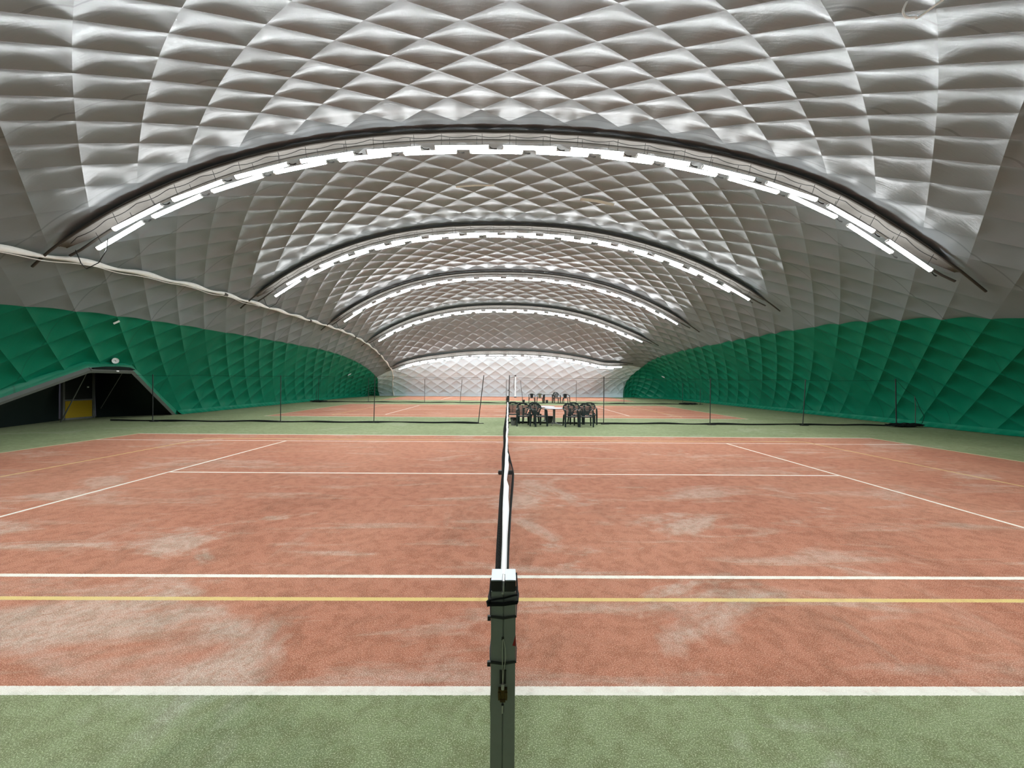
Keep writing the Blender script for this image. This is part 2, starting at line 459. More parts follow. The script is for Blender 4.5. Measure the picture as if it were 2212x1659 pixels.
m.tube([(LL/2+.12, .02, -.055), (LL/2+.20, .01, -.053)], .017, 6)
m.build('plug_cable', M_BLACK, lamp0)

ARCHES = [(2.8, 'overhead', 'the arch overhead, out past the net post'), (11.3, 'nearest', 'the nearest light arch'), (19.9, 'second', 'the second light arch'),
          (28.3, 'third', 'the third light arch'), (36.0, 'fourth', 'the fourth light arch'), (43.4, 'farthest', 'the farthest light arch')]
used0 = False
for (yd, key, phrase) in ARCHES:
    Sd = S_of_y(yd)
    lab = {'overhead': 'grey cloth strip arching over the hall above the near net post',
           'nearest': 'nearest and widest grey lamp canopy arching across the white roof',
           'second': 'second grey lamp canopy arch from the front, below the white roof',
           'third': 'third grey lamp canopy arch from the front, middle of the hall',
           'fourth': 'fourth grey lamp canopy arch from the front, before the smooth brownish roof',
           'farthest': 'farthest flattest grey lamp canopy arch, above the white end wall'}[key]
    arch = thing('light_arch', lab, 'light arch', (0, yd, 0), 0, 'lamp arches across the hall')
    inv = Vector((0, yd, 0))
    Ts = np.linspace(-13.0, 13.2, 90)
    rows = []
    for T in Ts:
        tap = min(1, max(.12, (13.4-abs(T))/1.3))
        wv = .02*math.sin(T*3.1+yd)
        row = []
        for (ds, off) in ((-.32, .13+wv), (-.315, .09), (-.27, .06), (0, .05), (.27, .06), (.315, .09), (.32, .13+wv)):
            P, t, n = frame(Sd+ds*tap, T)
            row.append(P+n*(off*tap+.02)-inv)
        rows.append(row)
    m = MB(); k7 = 7
    vs = [v for r in rows for v in r]
    m.add(vs, [(k7*k+i, k7*k+i+1, k7*(k+1)+i+1, k7*(k+1)+i) for k in range(len(Ts)-1) for i in range(k7-1)])
    cano = m.build('canopy', M_CANOPY, arch, True)
    so = cano.modifiers.new('thick', 'SOLIDIFY'); so.thickness = .008; so.offset = 0
    for ds in (-.32, .32):
        pts = []
        for T in np.linspace(-13.9 if ds < 0 else -13.2, 14.1 if ds < 0 else 13.5, 80):
            tap = min(1, max(.25, (14.6-abs(T))/1.6))
            P, t, n = frame(Sd+ds*tap, T); pts.append(P+n*((.13 if ds < 0 else .12)*tap+.03)-inv)
        m = MB(); m.tube(pts, .033, 8); m.build('edge_pipe', M_PIPE, arch, True)
    # slack supply cable strung along the canopy from hook to hook
    pts = []
    for T in np.linspace(-12.6, 12.4, 200):
        P, t, n = frame(Sd-.22, T); pts.append(P+n*(.20+.06*abs(math.sin(T*PI/.95)))-inv)
    m = MB(); m.tube(pts, .009, 5); m.build('supply_cable', M_BLACK, arch, True)
    # loop at the left end
    P, t, n = frame(Sd, -12.35); z = Vector((0, 0, 1))
    b = P+n*.5-inv
    m = MB(); m.tube([b+t*.5, b+t*.45-z*.3, b+t*.2-z*.5, b-t*.2-z*.45, b-t*.38-z*.2, b-t*.4+n*(-.2)], .012, 6); m.build('cable_loop', M_BLACK, arch, True)
    for row, (ds, T0, rn) in enumerate(((-.16, .56, 'front'), (.17, -.37, 'back'))):
        if key == 'overhead' and row == 0: continue  # out of view; one lamp row left out to dim the foreground light
        for i in range(13):
            T = T0+1.866*(i-6)
            P, t, n = frame(Sd+ds, T); n = Vector((n.x, n.y*.15, n.z)).normalized()
            x = (t-n*t.dot(n)).normalized(); zv = -n; y = zv.cross(x).normalized()
            Mx = Matrix(((x.x, y.x, zv.x, 0), (x.y, y.y, zv.y, 0), (x.z, y.z, zv.z, 0), (0, 0, 0, 1)))
            Mx.translation = P+n*.50
            l = 'glowing tube lamp, %s from the left in the %s row of %s' % (ORD[i], rn, phrase)
            if key == 'overhead': l = 'glowing tube lamp, %s from the left on the arch overhead' % ORD[i]
            gname = 'tube lamps of the %s arch' % key
            if not used0:
                lamp0.matrix_world = Mx; lamp0['label'] = l; lamp0['group'] = gname; used0 = True
            else:
                dup(lamp0, Mx, l, gname)

# ------------------------------------------------------------------ things on the membrane
# white cable duct along the left side
TD = T_of_x(-12.5)
duct = thing('cable_duct', 'white cloth cable duct running along the left side above the green wall', 'cable duct', (-12, 24, 0))
off = Vector((-12, 24, 0)); pts = []; rr = []
nS = 420
for k in range(nS+1):
    S = S_of_y(4.0)+(SMAX-.02-S_of_y(4.0))*k/nS
    P, t, n = frame(min(S, SMAX-.07), TD+.05*math.sin(k*.35)*.6)
    if S > SMAX-.15: P.z = max(.05, P.z*.5)
    pts.append(P+n*(.10+.035*abs(math.sin(k*.175)))-off); rr.append((.055+.018*math.sin(k*.35+1), .07+.022*math.sin(k*.35)))
m = MB(); m.tube(pts, rr, 10); m.build('sleeve', M_WHITEC, duct, True)
m = MB(); m.tube([p+Vector((.03, 0, -.085-.04*abs(math.sin(i*.12)))) for i, p in enumerate(pts[:150])], .011, 5); m.build('loose_cable', M_WHITEC, duct, True)
for k in (40, 128, 196, 262, 322):
    p = pts[k]; mm = MB(); mm.tube([p-Vector((0, .09, .02)), p+Vector((0, .09, -.02))], .085, 8); mm.build('clip', M_PIPE, duct, True)

def on_roof(px_x, y):     # roof point at plan position
    return S_of_y(y), T_of_x(px_x)
# two loose white strips hanging off the roof between first and second arch
def strip(name, label, S, T, L, w, sag, tilt):
    o = thing(name, label, 'strip', tuple(pos(S, T)), 0, None); base = Vector(pos(S, T)); m = MB(); rings = []
    for k in range(13):
        f = k/12-.5
        P, t, n = frame(S+tilt*f, T+L*f)
        c = P+n*(.10+sag*(abs(f)*.25))-base
        a = Vector((0, 1, 0)); dz = n
        rings.append([c-a*w/2+dz*.02, c+a*w/2+dz*(w*.35), c+a*w/2+dz*(w*.35+.012), c-a*w/2+dz*.032])
    m.prism(rings); m.build('sheet', M_WHITEC, o, True)
    return o
strip('loose_strip', 'narrow loose pale strip on the roof, left one of the pair past the nearest arch', S_of_y(15.3), T_of_x(-1.28), 1.45, .09, .16, -.1)
strip('loose_strip', 'wider loose pale strip on the roof, right one of the pair past the nearest arch', S_of_y(16.2), T_of_x(3.50), 1.38, .15, .20, .10)
# repair patches on the green walls
def patch(label, S, T, w=.22, h=.10, r=.3):
    P, t, n = frame(S, T); b = Vector(np.cross(n, t))
    m = MB(); c, s_ = math.cos(r), math.sin(r); q = []
    for dz in (.02, .03):
        for (a, d) in ((-w, -h), (w, -h), (w, h), (-w, h)):
            q.append(t*(a*c-d*s_)/2+b*(a*s_+d*c)/2+n*dz)
    m.add(q, [(3, 2, 1, 0), (4, 5, 6, 7), (0, 1, 5, 4), (1, 2, 6, 5), (2, 3, 7, 6), (3, 0, 4, 7)])
    o = m.build('wall_patch', M_WHITE); o.location = P-n*.1*0; return tag(o, label, 'patch', 'pale patches on the green walls')
patch('small pale patch on the left green wall, high above the entrance', S_of_y(15.0), T_of_x(-14.25), .10, .2, .9)
patch('small pale patch low on the far part of the left green wall', S_of_y(39.0), T_of_x(-15.1), .2, .4, .5)
patch('small pale patch on the far part of the right green wall', S_of_y(42.5), T_of_x(16.2), .2, .4, -.5)
# wall clock above the entrance
P, t, n = frame(S_of_y(16.1), T_of_x(-15.35))
zv = Vector((.80, -.55, -.10)).normalized(); x = Vector((0, 0, 1)).cross(zv).normalized(); y = zv.cross(x)
clock = thing('wall_clock', 'round white wall clock on the green wall above the entrance', 'clock')
Mx = Matrix(((x.x, y.x, zv.x, 0), (x.y, y.y, zv.y, 0), (x.z, y.z, zv.z, 0), (0, 0, 0, 1))); Mx.translation = P+n*.03
clock.matrix_world = Mx
m = MB(); m.lathe([(.05, -.16), (.11, -.05), (.113, .02), (.11, .045), (.10, .045), (.10, .02), (.02, .02)], 32); m.build('rim', M_POLE, clock, True)
m = MB(); m.lathe([(.10, .018), (.10, .03), (.001, .03)], 32); m.build('face', M_WHITE, clock)
m = MB(); m.box((-.025, .01, .036), (.06, .010, .006)); m.box((.015, -.02, .036), (.010, .05, .006)); m.lathe([(.012, .03), (.012, .042), (.001, .042)], 12)
m.build('hands', M_PIPE, clock)
# cable loop at the upper right
P, t, n = frame(S_of_y(4.55), T_of_x(4.50))
o = MB(); c = P+Vector((0, 0, -.05))
q = [c+Vector((-.07, 0, .0)), c+Vector((-.11, 0, -.10)), c+Vector((-.07, 0, -.17)), c+Vector((.03, 0, -.165)), c+Vector((.12, .05, -.12)), c+Vector((.24, -.10, -.06)), c+Vector((.40, -.3, -.03))]
q2 = []
for a0, a1, a2, a3 in zip([q[0]]+q[:-2], q[:-1], q[1:], q[2:]+[q[-1]]):
    for f in (0, .25, .5, .75):
        q2.append(.5*((2*a1)+(a2-a0)*f+(2*a0-5*a1+4*a2-a3)*f*f+(3*a1-a0-3*a2+a3)*f**3))
o.tube(q2, .011, 8); tag(o.build('cable_loop', M_WHITEC, None, True), 'white cable loop hanging off the roof at the upper right', 'cable')

# ------------------------------------------------------------------ entrance
ent = thing('entrance_porch', 'grey framed dark tent-shaped entrance porch cut into the left green wall', 'entrance', (-16.6, 15.5, 0))
eo = Vector((-16.6, 15.5, 0))
def V(*a): return Vector(a)-eo
A, B, C_, E_ = V(-16.5, 11.0, .03), V(-15.42, 15.2, 2.07), V(-15.42, 16.9, 2.07), V(-16.55, 20.4, .03)
def beam(p, q, w, name):
    m = MB(); m.tube([p, q], (w, w), 4); return m.build(name, M_FRAME, ent)
beam(A, B, .10, 'slanted_beam'); beam(C_, E_, .085, 'slanted_beam'); beam(B, C_, .10, 'lintel')
m = MB(); m.box(tuple(V(-15.33, 16.2, 2.06)), (.03, .10, .05)); m.build('lamp_button', M_WHITE, ent)
J0, J1, K0, K1 = V(-18.7, 17.15, 0), V(-18.7, 17.25, 2.15), V(-18.7, 18.75, 0), V(-18.7, 18.65, 2.15)
def sheet(name, quad, mat, parent, nn=14, wave=.03):
    a, b, c, d = quad; m = MB(); vs = []
    nrm = (b-a).cross(d-a).normalized()
    for j in range(nn+1):
        for i in range(nn+1):
            u, v = i/nn, j/nn
            p = a.lerp(b, u).lerp(d.lerp(c, u), v)
            vs.append(p+nrm*wave*math.sin(u*9+v*4)*math.sin(PI*u)*math.sin(PI*v))
    m.add(vs, [(j*(nn+1)+i, j*(nn+1)+i+1, (j+1)*(nn+1)+i+1, (j+1)*(nn+1)+i) for j in range(nn) for i in range(nn)])
    return m.build(name, mat, parent, True)
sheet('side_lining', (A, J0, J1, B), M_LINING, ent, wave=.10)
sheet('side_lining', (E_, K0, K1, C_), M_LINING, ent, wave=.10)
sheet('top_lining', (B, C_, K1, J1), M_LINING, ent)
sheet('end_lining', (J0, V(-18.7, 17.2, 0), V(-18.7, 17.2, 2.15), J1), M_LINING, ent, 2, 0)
m = MB(); m.tube([V(-15.9, 15.6, 1.98), V(-17.9, 16.55, .02)], [.013, .028], 6); m.build('stay_pole', M_FRAME, ent)
m = MB(); m.tube([V(-15.7, 16.8, 2.0), V(-17.95, 18.2, .45)], .012, 6); m.build('stay_pole', M_FRAME, ent)
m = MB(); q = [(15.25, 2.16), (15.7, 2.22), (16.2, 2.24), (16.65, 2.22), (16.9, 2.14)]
m.prism([[V(-15.30, y, 2.12), V(-15.26, y, z), V(-15.36, y, z), V(-15.42, y, 2.12)] for y, z in q]); m.build('gap_shade', M_LINING, ent)  # black solid painting in the shade of the gap above the lintel
# green collar of cloth between frame and wall
def wall_x(y, z):
    g = float(gfun(y, -15.5)); zz = min(.995, z/(H*g)); return -AL*(1-zz**MM)**(1/NL)
m = MB(); rows = []
path = [(11.0, .02), (12.4, .69), (13.8, 1.38), (15.2, 2.07), (16.05, 2.09), (16.9, 2.07), (18.0, 1.42), (19.2, .71), (20.4, .02)]
outn = [(-.6, .9), (-.5, 1), (-.5, 1), (-.3, 1), (0, 1), (.3, 1), (.6, 1), (.6, 1), (.7, .8)]
for (y, z), (ny_, nz_) in zip(path, outn):
    r = []
    for k in range(5):
        w = .34*k/4; yy, zz = y+ny_*w*.8, max(0.02, z+nz_*w*.9)
        xx = wall_x(yy, zz)
        fx = -16.5+(1.08)*min(1, z/2.07)
        r.append(Vector((xx*(k/4)+fx*(1-k/4)+(.02 if k < 4 else -.08), yy, zz))-eo)
    rows.append(r)
m.add([v for r in rows for v in r], [(5*k+i, 5*k+i+1, 5*k+i+6, 5*k+i+5) for k in range(len(rows)-1) for i in range(4)])
o = m.build('collar', M_GREEN, ent, True); o.data.uv_layers.new(name='cloth')
for l in o.data.loops: co = o.data.vertices[l.vertex_index].co; o.data.uv_layers['cloth'].data[l.index].uv = (co.y*1.0+.7, co.z*2)
# door with yellow lower panel
door = D.objects.new('door_1', None); COL.objects.link(door); door.location = (-18.62, 17.9, 0); structure(door)
m = MB(); m.box((0, .62, 1.03), (.10, .10, 2.06)); m.box((0, -.62, 1.03), (.10, .08, 2.06)); m.box((0, 0, 2.02), (.10, 1.24, .08)); m.box((0, 0, .04), (.10, 1.24, .08)); m.build('door_frame', M_FRAME, door)
m = MB(); m.box((.01, 0, .44), (.05, 1.10, .72)); m.build('lower_panel', M_YELLOW, door)['label'] = 'yellow lower door panel'
m = MB(); m.box((.01, 0, .84), (.06, 1.16, .05)); m.build('middle_rail', M_FRAME, door)
m = MB(); m.box((0, 0, 1.42), (.03, 1.14, 1.12)); m.build('upper_panel', M_MESHW, door)
m = MB(); m.box((.03, .38, 1.38), (.02, .07, .07)); m.build('notice', M_WHITEC, door)

# ------------------------------------------------------------------ net and posts
NY0, NY1 = 1.455, 14.15
def net_top(y):
    f = (y-(NY0+NY1)/2)/((NY1-NY0)/2); return .914+.135*abs(f)**1.5
def bend(y):       # sideways drift (mid height, bottom)
    k = np.interp(y, [1.4, 2.8, 4.1, 5.1, 6.6, 7.5, 8.6, 10, 12, 14.2], [-.03, -.045, -.05, -.045, -.06, -.05, -.06, -.075, -.06, -.01])
    b = np.interp(y, [1.4, 2.8, 4.1, 5.5, 6.8, 7.6, 8.4, 9.7, 12, 14.2], [.0, .015, .03, .065, .11, .13, .09, .03, .01, .0])
    return float(k), float(b)
def net_pt(y, v):  # v: 0 top .. 1 bottom
    zt = net_top(y)-.03; z = zt+(.045-zt)*v; k, b = bend(y)
    x = k*math.sin(PI*min(1, v*1.15))*1.35 + b*ss(.45, 1, v)
    return Vector((float(x), y, z))
def make_net(loc, label):
    net = thing('tennis_net', label, 'net', loc, 0)
    m = MB(); step = .046; n = int((NY1-NY0)/step)
    for k in range(n+1):
        y = NY0+(NY1-NY0)*k/n
        m.tube([net_pt(y, v) for v in np.linspace(0, 1, 8)], 0.0020, 3, False)
    for v in np.linspace(0, 1, 21):
        m.tube([net_pt(y, v) for y in np.linspace(NY0, NY1, 130)], 0.0020 if v < 1 else .006, 3, False)
    m.build('netting', M_ROPE, net)
    for v, nm, r in ((1, 'bottom_cord', .007),):
        m = MB(); m.tube([net_pt(y, v) for y in np.linspace(NY0, NY1, 130)], r, 6); m.build(nm, M_ROPE, net, True)
    rings = []; rnd = random.Random(5)
    wob = [rnd.uniform(-1, 1) for _ in range(60)]
    for y in np.linspace(NY0-.02, NY1, 320):
        f = (y-NY0)*3.3; i = int(max(0, f)) % 58; q = wob[i]*(1-(f-int(f)))+wob[i+1]*(f-int(f))
        zt = net_top(y); w = .0085+.005*min(1, max(0, (y-1.9)/.5))+.004*q; x = .006*q
        if y > 6: w = .015+.002*q
        rings.append([(x-w, y, zt-.055), (x-w*1.15, y, zt-.015), (x-w*.6, y, zt+.006), (x+w*.6, y, zt+.006), (x+w*1.15, y, zt-.015+.006*q), (x+w, y, zt-.055)])
    m = MB(); m.prism(rings); m.build('headband', M_TAPE, net, True)
    m = MB(); m.tube([(0, NY0-.09, net_top(NY0)-.002), (0, NY0+.05, net_top(NY0)-.004)], .004, 6); m.build('top_cable', M_STEEL, net, True)
    m = MB(); m.box((0, CY, .46), (.012, .05, .86)); m.build('centre_strap', M_ROPE, net)
    return net
make_net((0, 0, 0), 'black tennis net with a bunched white headband on the nearest court')
net2 = make_net((0, PITCH, 0), 'black tennis net with white headband on the second court, behind the chairs')
wt = MB(); wt.box((-.03, CY-.02, .035), (.27, .11, .07)); tag(wt.build('net_anchor', M_DARK, None, False, .01), 'flat black anchor block on the floor under the middle of the net', 'anchor')

# near post, in full
post = thing('net_post', 'square grey-green net post with aluminium top in the foreground', 'net post', (.003, 1.419, -.004))
pw = .0413
m = MB()
# profile with a narrow groove on the front face
g_, gd = .0028, .004
ring = [(-pw, -pw), (-g_, -pw), (0, -pw+gd), (g_, -pw), (pw, -pw), (pw, pw), (-pw, pw)]
m.prism([[(x, y, 0) for x, y in ring], [(x, y, 1.050) for x, y in ring]])
m.build('shaft', M_POST, post)
for s in (-1, 1):
    m = MB(); m.box((s*(pw/2+.0030), 0, 1.0685), (pw-.006, 2*pw, .034)); m.build('cap_block', M_DARK, post, False, .0015)
    m = MB(); m.box((s*(pw/2+.0030), 0, 1.0875), (pw-.005, 2*pw+.001, .004)); m.build('cap_plate', M_ALU, post, False, .0012)
m = MB(); m.tube([(0, -.0405, 1.035), (0, -.043, 1.06), (0, -.036, 1.082), (0, -.01, 1.088), (0, .05, 1.064)], [.0022, .0035, .0045, .0045, .0045], 8); m.build('net_cable', M_STEEL, post, True)
m = MB(); m.box((0, .0, 1.056), (.007, .07, .02)); m.build('pulley', M_STEEL, post)
def loop(zl, zr, r, o=.003, bow=.004, parent=post, name='cord_wrap', back=0):
    p = pw+o
    pts = [(-p, p, zl+back), (-p-bow*.5, 0, zl), (-p, -p, zl), (-p*.5, -p-bow*.5, zl*.75+zr*.25), (0, -p-bow*.8, (zl+zr)/2-.001), (p*.5, -p-bow*.5, zl*.25+zr*.75), (p, -p, zr), (p+bow*.5, 0, zr), (p, p, zr+back), (0, p, zr), (-p, p, zl+back)]
    m = MB(); m.tube(pts, r, 8); return m.build(name, M_ROPE, parent, True)
loop(1.024, 1.042, .0032, .004, back=.03); loop(1.012, 1.020, .0050, .005, .006); loop(1.006, 1.013, .0034, .004)
m = MB(); m.tube([(-pw-.004, -pw, 1.022), (-pw-.012, -pw-.004, 1.018), (-pw-.010, -pw-.008, 1.008), (-pw-.002, -pw-.006, 1.012)], .0055, 8); m.build('cord_knot', M_ROPE, post, True)
for (z, w) in ((.967, .0035), (.813, .0038)):
    m = MB(); p = pw+.002
    pts = [(-p, -p, z), (0, -p-.004, z-.003), (p, -p, z+.001), (p+.002, 0, z+.018), (p, p, z+.03), (-p, p, z+.03), (-p-.002, 0, z+.018), (-p, -p, z)]
    m.tube(pts, (.0022, .0048), 6)
    tie = m.build('cable_tie', M_BLACK, post, True)
    m = MB(); m.box((-p-.004, -p-.002, z-.003), (.011, .010, .015)); m.build('lock', M_BLACK, tie)
for bx in (((0, -pw-.001, .763), (.022, .004, .046)), ((0, -pw, .655), (.008, .003, .03)), ((-.001, -pw, .892), (.008, .003, .010))):
    m = MB(); m.box(*bx); m.build('slot', M_DARK, post)
m = MB(); m.tube([(-.001, -pw-.004, .892), (-.002, -pw-.008, .85), (-.0015, -pw-.009, .80), (0, -pw-.010, .738), (.003, -pw-.009, .79), (.009, -pw-.008, .83), (.008, -pw-.006, .86), (.001, -pw-.004, .892)], .0013, 6); m.build('thin_cable', M_STEEL, post, True)
m = MB(); m.box((0, -pw-.008, .711), (.030, .016, .034)); m.tube([(-.011, -pw-.016, .722), (-.011, -pw-.016, .702)], .005, 8); m.tube([(.011, -pw-.016, .722), (.011, -pw-.016, .702)], .005, 8); m.tube([(-.009, -pw-.014, .693), (.009, -pw-.014, .693)], .006, 8)
m.build('cleat', M_BRASS, post, True)
m = MB(); m.tube([(0, -pw-.010, .745), (0, -pw-.012, .728)], .006, 8); m.tube([(-.001, -pw-.004, .668), (-.001, -pw-.008, .645)], .0035, 8); m.build('ferrule', M_STEEL, post, True)
m = MB(); q = [(pw+.0006, -pw+.002, .866), (pw+.0006, -pw+.03, .90), (pw+.0006, -pw+.03, .866)]
m.add([(pw-.010, -pw-.0008, .868), (pw+.001, -pw-.0008, .866), (pw+.001, -pw-.0008, .905), (pw+.001, -pw+.02, .866), (pw+.001, -pw+.02, .905), (pw-.010, -pw, .868)], [(0, 1, 2), (1, 3, 4, 2), (0, 2, 5)]); m.build('sticker', M_RED, post)
def simple_post(y, label):
    p = thing('net_post', label, 'net post', (0, y, 0))
    m = MB(); m.box((0, 0, .54), (.08, .08, 1.08)); m.build('shaft', M_DARK, p, False, .004)
    m = MB(); m.box((0, 0, 1.09), (.084, .084, .02)); m.build('cap', M_DARK, p); return p
simple_post(14.21, 'dark net post at the far end of the nearest net')
simple_post(14.21+PITCH, 'dark net post at the far end of the second net')
simple_post(1.39+PITCH, 'dark net post at the near end of the second net, behind the chairs')

# ------------------------------------------------------------------ divider nets and their poles
rnd = random.Random(11)
def pole(base, lean, h, label, group, r=.017):
    o = thing('divider_pole', label, 'pole', base, 0, group)
    m = MB(); m.tube([(0, 0, .01), (lean, 0, h)], r, 8); m.build('tube', M_BLACK, o, True)
    m = MB(); m.box((.06, 0, .012), (.34, .06, .024)); m.box((0, 0, .03), (.07, .07, .05)); m.build('foot', M_BLACK, o)
    return o
D1 = 17.1
g1 = 'poles of the nearer divider net'
pole((-14.6, D1-.15, 0), .0, 1.95, 'black pole of the nearer divider net, first from the left, before the entrance', g1)
pole((-9.45, D1, 0), .0, 1.95, 'black pole of the nearer divider net, second from the left, before the green wall', g1)
pole((-5.58, D1, 0), .04, 1.97, 'black pole of the nearer divider net, third from the left', g1)
pole((-1.23, D1, 0), .22, 2.02, 'black pole leaning right at the gap in the nearer divider net', g1)
pole((.03, D1+.15, 0), .03, 2.03, 'black pole just behind the net, left of the chairs', g1)
pole((4.02, D1, 0), .0, 2.0, 'black pole right of the dark chairs', g1)
pole((8.5, D1, 0), .0, 1.97, 'black pole of the nearer divider net, second to the right of the chairs', g1)
pole((12.42, D1, 0), .10, 1.95, 'black pole of the nearer divider net leaning right, before the right green wall', g1)
pole((16.35, D1-.05, 0), -.06, 2.0, 'black pole of the nearer divider net, rightmost, beside the dark bundle', g1, .022)
D2 = 33.4
g2 = 'poles of the farther divider net'
for k, (px, ln, top) in enumerate(((682, .05, 838), (689, .04, 820), (797, 0, 820), (917.6, 0, 821), (994, .15, 821), (1093.5, 0, 821), (1130, -.23, 822), (1245, 0, 822), (1348.6, 0, 824), (1476, 0, 824), (1517, 0, 838))):
    x = (px-1098)*D2/883.7+.02
    names = ['short black far divider pole, leftmost, against the green wall', 'black far divider pole, second from the left, against the green wall', 'black far divider pole at the left end wall corner',
             'black far divider pole, upright before the left part of the white end wall', 'black far divider pole leaning right, before the white end wall', 'thin black far divider pole just left of the net line',
             'thin black far divider pole leaning left beside the small bin', 'black far divider pole upright, right of the far chairs', 'black far divider pole at the right end wall corner',
             'black far divider pole, second from the right, before the green wall', 'black far divider pole, rightmost, before the green wall']
    pole((x, D2+(.2 if k in (0, 10) else 0), 0), ln, 1.755+(825-top)*D2/883.7-.0, names[k], g2)
def divider(y, x0, x1, label, sag=.0, parts=()):
    o = thing('divider_net', label, 'divider net', (0, y, 0), 0, 'divider nets between the courts')
    n = int((x1-x0)/.18); hem = []; rad = []; top = []
    for k in range(n+1):
        x = x0+(x1-x0)*k/n
        hem.append((x, .05*math.sin(x*1.1)+.03*math.sin(x*2.9+1), .035+.012*math.sin(x*2.2))); rad.append(.026+.012*abs(math.sin(x*.8+.4))+.006*math.sin(x*3))
        top.append((x, 0, 1.93-.03*math.sin((x-x0)*.8)**2))
    m = MB(); m.tube(hem, rad, 8); m.build('hem', M_ROPE, o, True)
    m = MB(); m.tube(top, .005, 5); m.build('top_cord', M_ROPE, o, True)
    m = MB(); vs = []
    for a, b in zip(hem, top): vs += [(a[0], a[1]+.0, .06), (b[0], b[1], b[2]-.01)]
    m.add(vs, [(2*k, 2*k+2, 2*k+3, 2*k+1) for k in range(n)]); m.build('netting', M_NETTING, o)
    return o
divider(D1+.02, -16.5, -1.25, 'long black divider net lying left of the centre gap, behind the nearest court')
divider(D1+.16, .06, 16.9, 'long black divider net right of the centre gap, behind the chairs')
divider(D2+.05, -16.0, 15.4, 'black divider net across the hall between the second and the farthest court')
# bundle of spare netting by the right wall
def bundle(loc, L, label, sx=1):
    o = thing('net_bundle', label, 'bundle', loc); r = random.Random(int(abs(loc[0])*10))
    m = MB()
    for q in range(5):
        pts = [(sx*L*k/12, r.uniform(-.07, .07)+.05*(q-2), .05+r.uniform(0, .05)+.03*(q % 2)) for k in range(13)]
        m.tube(pts, [.045*(.35+math.sin(PI*k/12)) for k in range(13)], 7)
    m.build('folds', M_ROPE, o, True); return o
bundle((15.75, 16.85, 0), 1.5, 'bunched black netting on the floor at the foot of the right green wall')
bundle((-15.9, 33.1, 0), 1.3, 'bunched black netting on the floor by the left wall, far divider')
bundle((13.9, 33.1, 0), 1.5, 'bunched black netting on the floor by the right wall, far divider')
lp = thing('leaning_pole', 'thin dark pole leaning on the right green wall beside the rightmost divider pole', 'pole', (16.95, 16.85, 0))
m = MB(); m.tube([(0, 0, .02), (0, 0, .9), (-.02, .02, 1.28)], .014, 6); m.build('tube', M_PIPE, lp, True)
m = MB(); m.tube([(-.02, .02, 1.28), (-.2, .05, 1.42), (-.42, .1, 1.62), (-.62, .18, 1.93)], .006, 5); m.tube([(-.01, 0, 1.2), (.1, -.1, .75), (.28, -.1, .45), (.18, -.1, .15)], .010, 5); m.build('slack_cord', M_ROPE, lp, True)

